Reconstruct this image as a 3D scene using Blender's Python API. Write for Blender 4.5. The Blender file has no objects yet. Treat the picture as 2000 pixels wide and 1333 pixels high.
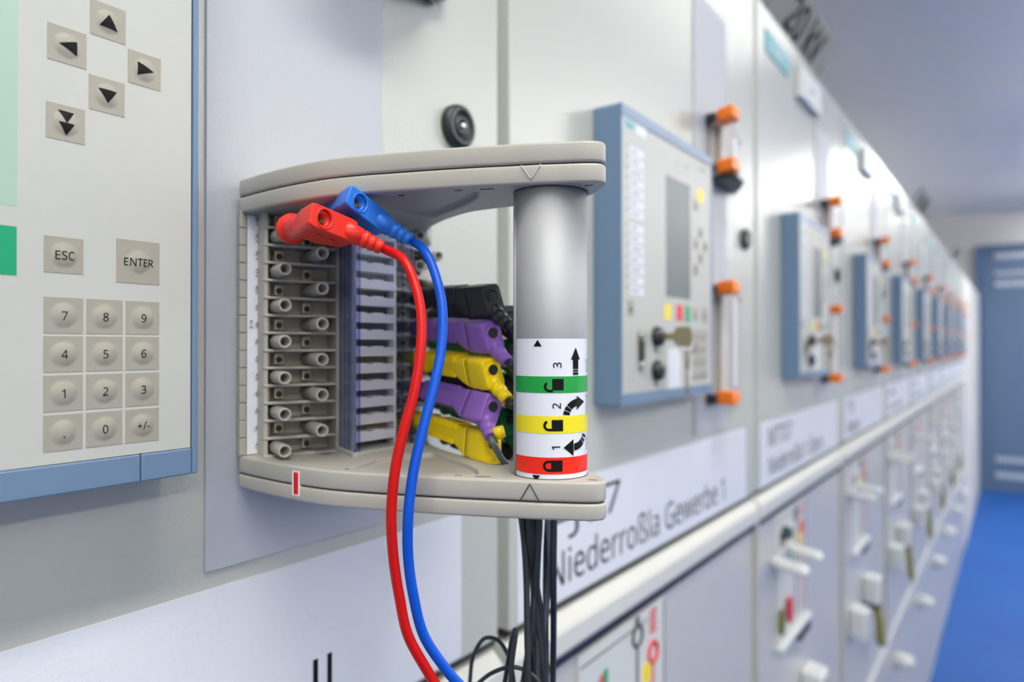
import bpy, bmesh, math, random
from mathutils import Vector, Matrix, noise
random.seed(7)
S = bpy.context.scene
COL = S.collection
R = math.radians
# ------------------------------------------------------------------ camera
cam = bpy.data.cameras.new('camera'); co = bpy.data.objects.new('camera', cam); COL.objects.link(co); S.camera = co
cam.sensor_width = 36.0; cam.lens = 36.0 * 1370 / 2000; cam.clip_start = 0.01; cam.clip_end = 60
co.location = (0, -.2988, 1.428)
co.rotation_euler = (math.pi / 2 + math.atan2(8.5, 1370), 0, math.atan2(985, 1370) - math.pi / 2)
cam.dof.use_dof = True; cam.dof.focus_distance = .2692; cam.dof.aperture_fstop = 6.3
# ------------------------------------------------------------------ world, lamps, exposure
W = bpy.data.worlds.new('world'); S.world = W; W.use_nodes = True
W.node_tree.nodes['Background'].inputs[0].default_value = (.75, .82, .9, 1)
W.node_tree.nodes['Background'].inputs[1].default_value = .3
S.view_settings.view_transform = 'Standard'; S.view_settings.look = 'None'
S.view_settings.exposure = 0.14; S.view_settings.gamma = 1.0
S.cycles.max_bounces = 10; S.cycles.diffuse_bounces = 5; S.cycles.transparent_max_bounces = 24
S.cycles.sample_clamp_indirect = 6
FLOOR = .065; CEIL = 3.5; XEND = 8.25; YR = -3.4; XB = -3.0
# (x, y, z, length, watts down, watts up): tube row over the aisle, then an unseen row added as fill
LAMPS = [(-.35, -.66, 3.39, 1.3, 25, 0), (2.45, -.57, 3.39, 1.0, .6, 0), (5.62, -.57, 3.39, 1.7, 22, 0), (7.7, -.66, 3.39, .6, 2, 0),
         (-1.7, -2.3, 3.1, 2.2, 36, 15), (1.2, -2.3, 3.1, 2.2, 4, 20), (4.0, -2.3, 3.1, 2.2, 3, 220), (6.8, -2.3, 3.1, 2.2, 3, 220)]
for lx, ly, lz, ll_, lw, lu in LAMPS:
    for dn, w in ((True, lw), (False, lu)):
        if w == 0: continue
        l = bpy.data.lights.new('tube_light', 'AREA'); l.shape = 'RECTANGLE'; l.size = ll_; l.size_y = .19
        l.energy = w * .82; l.color = (1.0, .955, .88)
        o = bpy.data.objects.new('tube_light', l); COL.objects.link(o); o.location = (1.0014 * lx + .1219, .9514 * ly, .8 * ((lz if dn else lz + .06) - .065))
        if not dn: o.rotation_euler = (math.pi, 0, 0)  # uplights of the fill row, added to brighten the ceiling

# ------------------------------------------------------------------ materials
def lin(c):
    return tuple(((v / 255) / 12.92 if v / 255 <= .04045 else ((v / 255 + .055) / 1.055) ** 2.4) for v in c) + (1,)
MATS = {}
def mat(name, rgb, rough=.5, metal=0, spec=.5, bump=None, emit=None, var=None):
    if name in MATS: return MATS[name]
    m = bpy.data.materials.new(name); m.use_nodes = True; MATS[name] = m
    nt = m.node_tree; b = nt.nodes['Principled BSDF']
    b.inputs['Base Color'].default_value = lin(rgb); b.inputs['Roughness'].default_value = rough
    b.inputs['Metallic'].default_value = metal; b.inputs['Specular IOR Level'].default_value = spec
    if emit:
        b.inputs['Emission Color'].default_value = lin(emit[0]); b.inputs['Emission Strength'].default_value = emit[1]
    if bump or var:
        tc = nt.nodes.new('ShaderNodeTexCoord')
    if bump:
        n = nt.nodes.new('ShaderNodeTexNoise'); n.inputs['Scale'].default_value = bump[0]; n.inputs['Detail'].default_value = 2
        bp = nt.nodes.new('ShaderNodeBump'); bp.inputs['Strength'].default_value = bump[1]; bp.inputs['Distance'].default_value = bump[2]
        nt.links.new(tc.outputs['Object'], n.inputs['Vector']); nt.links.new(n.outputs['Fac'], bp.inputs['Height'])
        nt.links.new(bp.outputs['Normal'], b.inputs['Normal'])
    if var:
        n = nt.nodes.new('ShaderNodeTexNoise'); n.inputs['Scale'].default_value = var[0]; n.inputs['Detail'].default_value = 3
        mx = nt.nodes.new('ShaderNodeMix'); mx.data_type = 'RGBA'
        nt.links.new(tc.outputs['Object'], n.inputs['Vector']); nt.links.new(n.outputs['Fac'], mx.inputs['Factor'])
        mx.inputs['A'].default_value = lin(rgb); mx.inputs['B'].default_value = lin(var[1])
        nt.links.new(mx.outputs['Result'], b.inputs['Base Color'])
    return m
M_CAB = mat('grey_powder_coat', (190, 194, 186), .22, bump=(420, .42, .0006))
M_CABE = mat('grey_powder_coat_frame', (184, 186, 178), .4)
M_LOW = mat('grey_lower_door', (190, 190, 189), .34)
M_SHEET = mat('white_backing_sheet', (183, 188, 195), .45, bump=(480, .22, .0005))
M_FOIL = mat('white_label_foil', (226, 230, 236), .35, bump=(300, .40, .0006))
M_BLUE = mat('blue_grey_housing', (106, 132, 160), .38, bump=(900, .05, .0003))
M_FACE = mat('control_foil', (190, 193, 186), .4)
M_KEY = mat('key_foil', (160, 158, 145), .42)
M_BLK = mat('black_print', (10, 11, 12), .6, spec=.2)
M_GRY = mat('grey_plastic', (176, 174, 165), .42, bump=(1500, .04, .0002))
M_GRYD = mat('dark_groove', (70, 68, 62), .6)
M_SLIT = mat('dark_slit', (38, 37, 34), .6)
M_TUBE = mat('satin_aluminium', (176, 178, 181), .66, metal=.6, bump=(2500, .04, .0001))
M_WHITE = mat('white_foil', (233, 236, 240), .28)
M_RED = mat('red_plastic', (236, 44, 28), .4, bump=(1800, .08, .0002))
M_BLU = mat('blue_plastic', (36, 118, 220), .4, bump=(1800, .08, .0002))
M_REDC = mat('red_cable', (196, 8, 4), .42, spec=.3)
M_BLUC = mat('blue_cable', (0, 80, 196), .42, spec=.3)
M_BP = mat('black_plastic', (34, 38, 42), .4)
M_VIO = mat('violet_plastic', (142, 100, 192), .4)
M_YEL = mat('yellow_plastic', (255, 224, 2), .4)
M_GRN = mat('green_plastic', (0, 112, 62), .4)
M_CBL = mat('black_cable', (36, 41, 47), .42)
M_CGR = mat('grey_cable', (88, 96, 106), .42)
M_ORG = mat('orange_plastic', (255, 128, 0), .35)
M_STEEL = mat('steel', (190, 190, 188), .3, metal=1)
M_KEYM = mat('nickel_key', (176, 164, 132), .35, metal=.9)
M_BRASS = mat('brass_contact', (190, 160, 90), .3, metal=1)
M_BEIGE = mat('beige_contact', (222, 212, 190), .4)
M_SCR = mat('grey_lcd', (98, 108, 110), .4, spec=.25)
M_TEAL = mat('teal_print', (52, 168, 176), .4)
M_PY = mat('print_yellow', (250, 226, 10), .4)
M_PR = mat('print_red', (225, 36, 48), .4)
M_PG = mat('print_green', (0, 158, 106), .4)
M_SIGN = mat('grey_sign', (104, 109, 112), .5)
M_LEV = mat('white_lever', (226, 230, 228), .35)
M_OLIVE = mat('olive_coupling', (128, 124, 40), .45)
M_DOOR = mat('blue_door_paint', (76, 98, 126), .4)
M_WALL = mat('white_wall_paint', (206, 205, 203), .7, bump=(60, .1, .002))
M_CEILM = mat('grey_ceiling', (226, 229, 231), .8, var=(.8, (218, 220, 226)))
M_FLOORM = mat('blue_floor_coating', (10, 60, 128), .6, spec=.3, var=(2.2, (18, 80, 150)))
M_LAMP = mat('lamp_diffuser', (245, 248, 250), .5, emit=((255, 252, 244), 6.0))

def clear_mat(name, tint, gloss=.10):
    m = bpy.data.materials.new(name); m.use_nodes = True; nt = m.node_tree
    nt.nodes.remove(nt.nodes['Principled BSDF']); out = nt.nodes['Material Output']
    t = nt.nodes.new('ShaderNodeBsdfTransparent'); t.inputs[0].default_value = lin(tint)
    g = nt.nodes.new('ShaderNodeBsdfGlossy'); g.inputs['Roughness'].default_value = .08
    f = nt.nodes.new('ShaderNodeLayerWeight'); f.inputs['Blend'].default_value = .5
    pw = nt.nodes.new('ShaderNodeMath'); pw.operation = 'POWER'; pw.inputs[1].default_value = 4.5
    ma = nt.nodes.new('ShaderNodeMath'); ma.operation = 'MULTIPLY_ADD'; ma.inputs[1].default_value = .7; ma.inputs[2].default_value = .025
    nt.links.new(f.outputs['Facing'], pw.inputs[0]); nt.links.new(pw.outputs[0], ma.inputs[0])
    mx = nt.nodes.new('ShaderNodeMixShader'); nt.links.new(ma.outputs[0], mx.inputs[0])
    nt.links.new(t.outputs[0], mx.inputs[1]); nt.links.new(g.outputs[0], mx.inputs[2]); nt.links.new(mx.outputs[0], out.inputs[0])
    return m
M_CLEAR = clear_mat('clear_bluish_plastic', (249, 250, 254))

# ------------------------------------------------------------------ survey frames
# numbers below were read off in survey units; each frame turns them into metres in the room
def frame(rows, off): return (Matrix(rows), Vector(off))
FRAMES = {'wall': frame(((1.00136, 0, 0), (0, .95144, 0), (0, 0, .8)), (.12186, 0, -.052)),
          'panel': frame(((1.02910, 0, 0), (0, .75126, 0), (0, 0, .82221)), (.11062, 0, -.09309)),
          'plug': frame(((1.00136, .38808, 0), (0, .95144, 0), (0, 0, .8)), (.12186, 0, -.052))}
FR = 'wall'
def world(p, fr=None): A, o = FRAMES[fr or FR]; return A @ Vector(p) + o
KR = .8
# ------------------------------------------------------------------ mesh builder
def rring(w, h, n=28, e=5.0):
    p = []
    for k in range(n):
        a = 2 * math.pi * k / n; c, s = math.cos(a), math.sin(a)
        p.append((math.copysign(abs(c) ** (2 / e), c) * w / 2, math.copysign(abs(s) ** (2 / e), s) * h / 2))
    return p
FONT = None
try:
    import os
    FONT = bpy.data.fonts.load(os.path.join(bpy.utils.system_resource('DATAFILES', path='fonts'), 'NotoSansHebrew-Regular.woff2'))
except Exception:
    FONT = None
def cap_height():
    c = bpy.data.curves.new('t', 'FONT'); c.body = 'H'; c.size = 1
    if FONT: c.font = FONT
    o = bpy.data.objects.new('t', c); COL.objects.link(o)
    dg = bpy.context.evaluated_depsgraph_get(); me = bpy.data.meshes.new_from_object(o.evaluated_get(dg))
    h = max(v.co.y for v in me.vertices) - min(v.co.y for v in me.vertices)
    bpy.data.objects.remove(o); bpy.data.curves.remove(c); bpy.data.meshes.remove(me)
    return h
CAP = None
class MB:
    def __init__(s, M=None): s.v = []; s.f = []; s.mi = []; s.sm = []; s.M = M; s.fr = FR; s.A = FRAMES[FR][0]; s.Ai = s.A.inverted()
    def perp(s, d):
        # two vectors at right angles to d (true right angles in the room), scaled back to survey units
        if s.M is not None:
            d = Vector(d).normalized(); a = d.orthogonal().normalized(); return a, d.cross(a)
        d = (s.A @ Vector(d)).normalized(); a = d.orthogonal().normalized(); b = d.cross(a)
        return s.Ai @ (a * KR), s.Ai @ (b * KR)
    def raw(s, verts, faces, mi=0, smooth=False):
        o = len(s.v)
        for p in verts:
            p = Vector(p); s.v.append(s.M @ p if s.M else p)
        for f in faces: s.f.append([i + o for i in f]); s.mi.append(mi); s.sm.append(smooth)
        return s
    def box(s, x0, y0, z0, x1, y1, z1, mi=0):
        x0, x1 = sorted((x0, x1)); y0, y1 = sorted((y0, y1)); z0, z1 = sorted((z0, z1))
        v = [(x, y, z) for z in (z0, z1) for y in (y0, y1) for x in (x0, x1)]
        return s.raw(v, [(0, 2, 3, 1), (4, 5, 7, 6), (0, 1, 5, 4), (2, 6, 7, 3), (0, 4, 6, 2), (1, 3, 7, 5)], mi)
    def prism(s, pts, axis, a, b, mi=0, smooth=False):
        n = len(pts)
        def P(u, v, w): return {'x': (w, u, v), 'y': (u, w, v), 'z': (u, v, w)}[axis]
        vs = [P(u, v, a) for u, v in pts] + [P(u, v, b) for u, v in pts]
        s.raw(vs, [list(range(n))[::-1], list(range(n, 2 * n))], mi)
        o = len(s.v) - 2 * n
        for k in range(n):
            s.f.append([o + k, o + (k + 1) % n, o + n + (k + 1) % n, o + n + k]); s.mi.append(mi); s.sm.append(smooth)
        return s
    def loft(s, rings, mi=0, caps=(True, True), smooth=True):
        n = len(rings[0]); v = [p for r in rings for p in r]; f = []
        for j in range(len(rings) - 1):
            for k in range(n): f.append((j * n + k, j * n + (k + 1) % n, (j + 1) * n + (k + 1) % n, (j + 1) * n + k))
        s.raw(v, f, mi, smooth)
        o = len(s.v) - len(v)
        if caps[0]: s.f.append([o + k for k in range(n)][::-1]); s.mi.append(mi); s.sm.append(False)
        if caps[1]: s.f.append([o + (len(rings) - 1) * n + k for k in range(n)]); s.mi.append(mi); s.sm.append(False)
        return s
    def lathe(s, p0, d, prof, n=28, mi=0, caps=(True, True)):
        d = Vector(d).normalized(); a, b = s.perp(d); p0 = Vector(p0)
        return s.loft([[p0 + d * t + (a * math.cos(2 * math.pi * k / n) + b * math.sin(2 * math.pi * k / n)) * r for k in range(n)] for t, r in prof], mi, caps)
    def cyl(s, p0, p1, r0, r1=None, n=24, mi=0):
        d = Vector(p1) - Vector(p0); return s.lathe(p0, d, [(0, r0), (d.length, r0 if r1 is None else r1)], n, mi)
    def tube(s, path, r, n=16, mi=0):
        path = [Vector(p) for p in path]; rings = []; up = None
        A = Matrix.Identity(3) if s.M is not None else s.A; Ai = A.inverted(); kr = 1 if s.M is not None else KR
        for k, p in enumerate(path):
            t = (A @ (path[min(k + 1, len(path) - 1)] - path[max(k - 1, 0)])).normalized()
            up = t.orthogonal().normalized() if up is None else (up - t * up.dot(t)).normalized()
            b = t.cross(up); rr = r[k] if isinstance(r, (list, tuple)) else r
            rings.append([p + Ai @ ((up * math.cos(2 * math.pi * q / n) + b * math.sin(2 * math.pi * q / n)) * rr * kr) for q in range(n)])
        return s.loft(rings, mi)
    def torus(s, c, ax, Rr, r, n=36, m=10, mi=0):
        ax = Vector(ax).normalized(); a = ax.orthogonal().normalized(); b = ax.cross(a); c = Vector(c); v = []; f = []
        a, b, ax = [s.Ai @ (q * KR) for q in (a, b, ax)]
        for k in range(n):
            e = a * math.cos(2 * math.pi * k / n) + b * math.sin(2 * math.pi * k / n)
            for q in range(m): v.append(c + e * (Rr + r * math.cos(2 * math.pi * q / m)) + ax * (r * math.sin(2 * math.pi * q / m)))
        for k in range(n):
            for q in range(m): f.append((k * m + q, ((k + 1) % n) * m + q, ((k + 1) % n) * m + (q + 1) % m, k * m + (q + 1) % m))
        return s.raw(v, f, mi, True)
    def poly(s, pts, fn, mi=0): return s.raw([fn(u, v) for u, v in pts], [list(range(len(pts)))], mi)
    def text(s, t, size, fn, mi=0, ax='CENTER', ay='CENTER', sx=1.0, bold=0.0, cuts=0):
        global CAP
        if s.fr != 'plug': sx *= .8
        if CAP is None: CAP = cap_height()
        c = bpy.data.curves.new('t', 'FONT'); c.body = t; c.size = size / CAP; c.align_x = ax; c.align_y = ay; c.resolution_u = 3; c.offset = bold
        if FONT: c.font = FONT
        o = bpy.data.objects.new('t', c); COL.objects.link(o)
        dg = bpy.context.evaluated_depsgraph_get(); me = bpy.data.meshes.new_from_object(o.evaluated_get(dg))
        if cuts:
            bm = bmesh.new(); bm.from_mesh(me); bmesh.ops.triangulate(bm, faces=bm.faces)
            for _ in range(3):
                es = [e for e in bm.edges if e.calc_length() > cuts]
                if es: bmesh.ops.subdivide_edges(bm, edges=es, cuts=1); bmesh.ops.triangulate(bm, faces=bm.faces)
            bm.to_mesh(me); bm.free()
        s.raw([fn(v.co.x * sx, v.co.y) for v in me.vertices], [list(p.vertices) for p in me.polygons], mi)
        bpy.data.objects.remove(o); bpy.data.curves.remove(c); bpy.data.meshes.remove(me)
        return s
    def build(s, name, mats, parent=None, bevel=None, seg=2, smooth=None):
        root = parent
        off = Vector()
        while root is not None:
            off += root.location; root = root.parent
        A, o_ = FRAMES[s.fr]; me = bpy.data.meshes.new(name); me.from_pydata([A @ p + o_ - off for p in s.v], [], s.f)
        for m in (mats if isinstance(mats, (list, tuple)) else [mats]): me.materials.append(m)
        for p, mi, sm in zip(me.polygons, s.mi, s.sm): p.material_index = mi; p.use_smooth = sm if smooth is None else smooth
        bm = bmesh.new(); bm.from_mesh(me); bmesh.ops.recalc_face_normals(bm, faces=bm.faces); bm.to_mesh(me); bm.free()
        o = bpy.data.objects.new(name, me); COL.objects.link(o); o.parent = parent
        if bevel:
            b = o.modifiers.new('bevel', 'BEVEL'); b.width = bevel; b.segments = seg; b.limit_method = 'ANGLE'; b.angle_limit = R(35)
            b.harden_normals = False
        return o
def tag(o, label=None, cat=None, group=None, kind=None):
    if label: o['label'] = label
    if cat: o['category'] = cat
    if group: o['group'] = group
    if kind: o['kind'] = kind
    return o
def thing(name, loc, label, cat, group=None):
    o = bpy.data.objects.new(name, None); COL.objects.link(o); o.location = world(loc); o.empty_display_size = .02
    return tag(o, label, cat, group)
def copy_tree(o, loc, label, keep=None):
    c = o.copy(); COL.objects.link(c); c.location = world(loc); c['label'] = label
    for ch in list(o.children):
        if keep and ch.name.split('.')[0] not in keep: continue
        d = ch.copy(); COL.objects.link(d); d.parent = c
        for g in list(ch.children):
            e = g.copy(); COL.objects.link(e); e.parent = d
    return c
def struct(mb, name, m, label, bevel=None): return tag(mb.build(name, m, None, bevel), label, None, None, 'structure')
def cut(obj, mb):
    c = mb.build('cutter', M_GRY); md = obj.modifiers.new('cut', 'BOOLEAN'); md.operation = 'DIFFERENCE'; md.object = c; md.solver = 'EXACT'
    obj.modifiers.move(len(obj.modifiers) - 1, 0)
    bev = [(m.width, m.segments, m.angle_limit) for m in obj.modifiers if m.type == 'BEVEL']
    for m in list(obj.modifiers):
        if m.type == 'BEVEL': obj.modifiers.remove(m)
    bpy.context.view_layer.update()
    dg = bpy.context.evaluated_depsgraph_get(); me = bpy.data.meshes.new_from_object(obj.evaluated_get(dg))
    obj.modifiers.clear(); obj.data = me; bpy.data.objects.remove(c)
    for w, sg, al in bev:
        b = obj.modifiers.new('bevel', 'BEVEL'); b.width = w; b.segments = sg; b.limit_method = 'ANGLE'; b.angle_limit = al
def spline(pts, sub=8):
    pts = [Vector(p) for p in pts]; q = [pts[0] * 2 - pts[1]] + pts + [pts[-1] * 2 - pts[-2]]; out = []
    for k in range(1, len(q) - 2):
        a, b, c, d = q[k - 1:k + 3]
        for j in range(sub):
            t = j / sub
            out.append(.5 * ((2 * b) + (c - a) * t + (2 * a - 5 * b + 4 * c - d) * t * t + (3 * b - a - 3 * c + d) * t ** 3))
    return out + [pts[-1]]
def wallfn(y): return lambda x0, z0: (lambda u, v: (x0 + u, y, z0 + v))

ORD = ['nearest', 'second', 'third', 'fourth', 'fifth', 'sixth', 'seventh', 'eighth', 'ninth', 'farthest']
NC = 10
def XL(i): return -.3205 + .6 * i
CABEND = XL(NC)

# ------------------------------------------------------------------ room shell
struct(MB().box(XB, YR, FLOOR - .1, XEND + .2, 1.0, FLOOR), 'floor', M_FLOORM, 'blue coated floor of the aisle')
struct(MB().box(XB, YR, CEIL, XEND + .2, 1.0, CEIL + .1), 'ceiling', M_CEILM, 'plain grey ceiling over the aisle')
struct(MB().box(XEND, YR, FLOOR, XEND + .2, 1.0, CEIL), 'wall_far', M_WALL, 'pale end wall around the blue door')
struct(MB().box(XB - .1, .9, FLOOR, XEND, 1.0, CEIL), 'wall_left', M_WALL, 'pale wall behind the cabinet row')
struct(MB().box(CABEND + .015, 0.0, FLOOR, XEND, .9, 2.474), 'wall_left_end', M_WALL, 'white wall stub between the last cabinet and the blue door')
struct(MB().box(XB, YR - .1, FLOOR, XEND + .2, YR, CEIL), 'wall_right', M_WALL, 'pale wall on the other side of the aisle')
struct(MB().box(XB - .1, YR, FLOOR, XB, .9, CEIL), 'wall_back', M_WALL, 'pale wall behind the viewer')
# blue steel door with louvres
DY1, DY0, DZ = .03, -1.0, 3.08
door = struct(MB().box(XEND - .03, DY0, FLOOR, XEND - .002, DY1 - .07, DZ - .07), 'door_1', M_DOOR, 'tall blue steel door with louvred vents in the end wall', .004)
fr = MB().prism([(DY1, FLOOR), (DY1, DZ), (DY0 - .07, DZ), (DY0 - .07, FLOOR), (DY0, FLOOR), (DY0, DZ - .07), (DY1 - .07, DZ - .07), (DY1 - .07, FLOOR)], 'x', XEND - .075, XEND)
fr.build('door_frame', mat('dark_blue_frame', (66, 92, 124), .4), door)
for z0, z1 in ((2.90, 2.985), (2.70, 2.76), (2.56, 2.64), (.42, .50), (.22, .31)):
    lv = MB(); lv.box(XEND - .036, -.95, z0, XEND - .03, -.13, z1)
    lv.build('vent_frame', M_DOOR, door)
    sl = MB(); n = 26
    for k in range(n):
        y = -.14 - k * .031
        sl.box(XEND - .042, y - .022, z0 + .012, XEND - .034, y, z1 - .012)
    sl.build('vent_slats', mat('vent_slat', (214, 222, 232), .35), door)
# lamps
LN = ['white ceiling light above the handle plug', 'white ceiling light above the fourth cabinet', 'white ceiling light mirrored in the far cabinet doors', 'short white ceiling light in front of the blue door',
      'added fill light behind the viewer on the far side of the aisle', 'second added fill light of the far side row', 'third added fill light of the far side row', 'last added fill light of the far side row']
for (lx, ly, lz, ll_, lw, lu), lab in zip(LAMPS, LN):
    t = thing('ceiling_light', (lx, ly, CEIL), lab, 'light', 'ceiling lights over the aisle')
    MB().box(lx - ll_ / 2 - .03, ly - .12, lz + .02, lx + ll_ / 2 + .03, ly + .12, lz + .05).build('housing', mat('lamp_housing', (230, 232, 234), .5), t, .004)
    MB().box(lx - ll_ / 2, ly - .1, lz + .005, lx + ll_ / 2, ly + .1, lz + .02).build('diffuser', M_LAMP, t)
    for dx in (-.4, .4): MB().cyl((lx + dx * ll_, ly, lz + .05), (lx + dx * ll_, ly, CEIL - .0005), .004, .004, 8).build('hanger', M_STEEL, t)

# ------------------------------------------------------------------ switchgear cabinets
x0 = XL(0); A, B = x0 + .0106, x0 + .5969
cab = thing('switchgear_cabinet', (x0 + .3, .4, FLOOR), 'nearest light grey switchgear cabinet, holding the handle plug and the large keypad panel', 'cabinet', 'switchgear cabinets in the row')
MB().box(x0 + .001, .0145, FLOOR, x0 + .6, .85, 2.472).build('body', M_CABE, cab)
d = MB().box(A, 0, 1.5905, B, .014, 2.474).build('upper_door', M_CAB, cab, .0012)
lk = MB(); lx, lz = x0 + .5498, 2.0290
lk.lathe((lx, .002, lz), (0, -1, 0), [(0, .0174), (.006, .0177), (.009, .0163), (.0095, .0125), (.007, .0105), (.0065, .009), (.009, .0082), (.009, .004), (.0035, .0036)], 40)
lk.build('lock', M_BP, d)
MB().cyl((lx, -.001, lz), (lx, -.0085, lz), .0018, .0018, 16).build('lock_pin', M_STEEL, d)
rl = MB().prism([(.0145, 1.5805), (.005, 1.5795), (-.004, 1.569), (-.006, 1.564), (-.006, 1.545), (-.003, 1.5385), (.0145, 1.5385)], 'x', A - .002, B + .001)
rl.build('rail', mat('rail_paint', (214, 215, 208), .3), cab, .0015)
MB().box(A, -.0005, 1.5275, B, .0145, 1.5390).build('gap_seal', mat('navy_seal', (22, 22, 46), .6), cab)
MB().box(A, .0025, 1.5845, B, .0145, 1.5899).build('door_gap_shade', mat('gap_shade_olive', (40, 42, 34), .6), cab)  # dark strip standing in for the shade in the gap below the door
MB().box(A, .004, .80, B, .0145, 1.527).build('lower_door', M_LOW, cab, .0012)
MB().box(x0 + .0008, -.003, .80, A - .002, .0145, 1.54).build('post', M_CABE, cab, .001)
MB().box(x0 + .0012, -.004, .775, x0 + .5988, .0145, .80).build('plinth_strip', mat('strip_paint', (205, 207, 206), .35), cab, .001)
pl = MB().box(x0 + .002, .006, FLOOR, x0 + .598, .0145, .775).build('plinth_panel', M_LOW, cab)
MB().lathe((x0 + .215, .006, .655), (0, -1, 0), [(0, .03), (.03, .029), (.05, .022), (.055, .012)], 28).build('plinth_knob', M_LEV, cab)
CAB = [cab]
for i in range(1, NC):
    nm = {1: 'second switchgear cabinet, carrying the whole blue-framed control panel and the Gewerbe name plate',
          2: 'third switchgear cabinet from the viewer, below the first tilted grey sign', 3: 'fourth switchgear cabinet from the viewer, where the lamp reflection starts',
          NC - 1: 'last grey switchgear cabinet of the row, next to the white wall stub'}.get(i, ORD[i] + ' grey switchgear cabinet counted from the handle plug')
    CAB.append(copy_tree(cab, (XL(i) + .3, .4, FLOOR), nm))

# backing sheets and name plates
def plate(name, x0, x1, z0, z1, th, m, label, cat, group):
    t = thing(name, ((x0 + x1) / 2, 0, z0), label, cat, group)
    MB().box(x0, -th, z0, x1, -.0002, z1).build('sheet', m, t, th * .2)
    return t
sh = plate('backing_sheet', .0547, .1625, 1.7215, 2.36, .0016, M_SHEET, 'tall white backing sheet behind the handle plug on the nearest cabinet', 'sheet', 'white backing sheets behind the sockets')
for i in range(1, NC): copy_tree(sh, (.1086 + .6 * i - .008, 0, 1.7215), 'tall white backing sheet behind the orange-clipped sockets on the %s cabinet' % ORD[i])
def fit(mb, x0, width, z0, cap):
    a = min(v.x for v in mb.v); b = max(v.x for v in mb.v); k = width / (b - a) if width else .85
    mb.v = [Vector((x0 + (v.x - a) * k, v.y, z0 + v.z)) for v in mb.v]
    return mb
TEXTS = {0: ('=J08', 'Niederroßla Gewerbe ll'), 1: ('=J07', 'Niederroßla Gewerbe 1'), 2: ('MTT07', 'Niederroßla 1. Übern.'), 3: ('TT01', 'Messung')}
for i in range(NC):
    xo = XL(i)
    pl = plate('name_plate', xo + .020, xo + .5559, 1.5935, 1.7113, .0006, M_FOIL, {0: 'large white name plate at the lower left under the handle plug', 1: 'white name plate reading Niederroßla Gewerbe 1', 2: 'white name plate with two blurred lines on the third cabinet'}.get(i, 'white name plate above the rail on the %s cabinet' % ORD[i]), 'name plate', 'white name plates above the rail')
    t1, t2 = TEXTS.get(i, ('T%02d' % (i + 4), 'Abgang %d' % i))
    f = wallfn(-.0008)
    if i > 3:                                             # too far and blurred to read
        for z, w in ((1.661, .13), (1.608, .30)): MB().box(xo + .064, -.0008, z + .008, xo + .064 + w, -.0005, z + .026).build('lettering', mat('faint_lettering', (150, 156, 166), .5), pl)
        continue
    fit(MB().text(t1, .0345, f(0, 0), ax='LEFT', ay='BOTTOM_BASELINE'), xo + .064, {0: .12, 1: .12, 2: .13}.get(i), 1.661, .0345).build('lettering', M_BLK, pl)
    fit(MB().text(t2, .0345, f(0, 0), ax='LEFT', ay='BOTTOM_BASELINE'), xo + .064, {0: .384, 1: .404, 2: .36}.get(i), 1.608, .0345).build('lettering', M_BLK, pl)

# ------------------------------------------------------------------ control panels
FR = 'panel'
PZ = 1.7866; PF = -.0366
XR = .0459; XLp = XR - .2138
pan = thing('control_panel', (XR, 0, PZ), 'large close-up control panel with grey keypad and mint screen at the left edge', 'control panel', 'blue-framed control panels')
hs = MB()
hs.box(XLp, PF + .004, PZ, XR, -.0003, 2.1016)
hs.build('housing', M_BLUE, pan, .0016, 3)
fz = MB()
fr_o = [(XLp, PZ), (XR, PZ), (XR, 2.1016), (XLp, 2.1016)]
b = .0128
for (a0, b0, a1, b1) in ((XLp, PZ, XR - .0225, PZ + b), (XR - .0222, PZ, XR - .0026, PZ + b), (XLp, 2.1016 - b, XR - .0026, 2.1016), (XR - .0024, PZ, XR, 2.1016), (XLp, PZ + b, XLp + .002, 2.1016 - b)):
    fz.box(a0, PF - .0002, b0, a1, PF + .0045, b1)
fz.build('bezel', M_BLUE, pan, .0006)
fp = MB().box(XLp + .0022, PF + .0008, PZ + b + .0003, XR - .0029, PF + .006, 2.1016 - b - .0003).build('front_plate', M_FACE, pan)
FY = PF + .0008
def dome(u, v): r = min(math.hypot(u * 1.25, v) / .0054, 1); return .0011 * (1 - r * r) * (1 - .25 * r ** 6)
def key(cx, cz, w, h, legend=None, glyphs=None, size=.005, m=M_KEY, flat=False):
    n = 26; v = []; f = []
    for j in range(n + 1):
        for k in range(n + 1):
            u, q = (k / n - .5) * w, (j / n - .5) * h
            v.append((cx + u, FY - .00022 - (0 if flat else dome(u, q)), cz + q))
    for j in range(n):
        for k in range(n): a = j * (n + 1) + k; f.append((a, a + 1, a + n + 2, a + n + 1))
    mb = MB(); mb.raw(v, f, 0, True)
    mb.box(cx - w / 2, FY - .0002, cz - h / 2, cx + w / 2, FY + .0003, cz + h / 2)
    ko = mb.build('key', m, pan)
    fn = lambda u, q: (cx + u, FY - .0004 - dome(u, q), cz + q)
    if legend or glyphs:
        t = MB()
        if legend: t.text(legend, size, fn, sx=.92, cuts=.0009)
        for g in glyphs or []:
            # subdivide triangle so the print follows the dome
            a, b_, c = [Vector(p) for p in g]; N = 6; vs = []; fs = []; idx = {}
            for p in range(N + 1):
                for q in range(N + 1 - p):
                    P = a + (b_ - a) * p / N + (c - a) * q / N; idx[p, q] = len(vs); vs.append(fn(P.x, P.y))
            for p in range(N):
                for q in range(N - p):
                    fs.append((idx[p, q], idx[p + 1, q], idx[p, q + 1]))
                    if p + q < N - 1: fs.append((idx[p + 1, q], idx[p + 1, q + 1], idx[p, q + 1]))
            t.raw(vs, fs)
        t.build('legend', M_BLK, ko)
    return ko
W_, H_ = .0122, .0153
cx = [XR - .0483, XR - .0350, XR - .0216]; cz = [1.8628, 1.8463, 1.8296, 1.8128]
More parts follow.
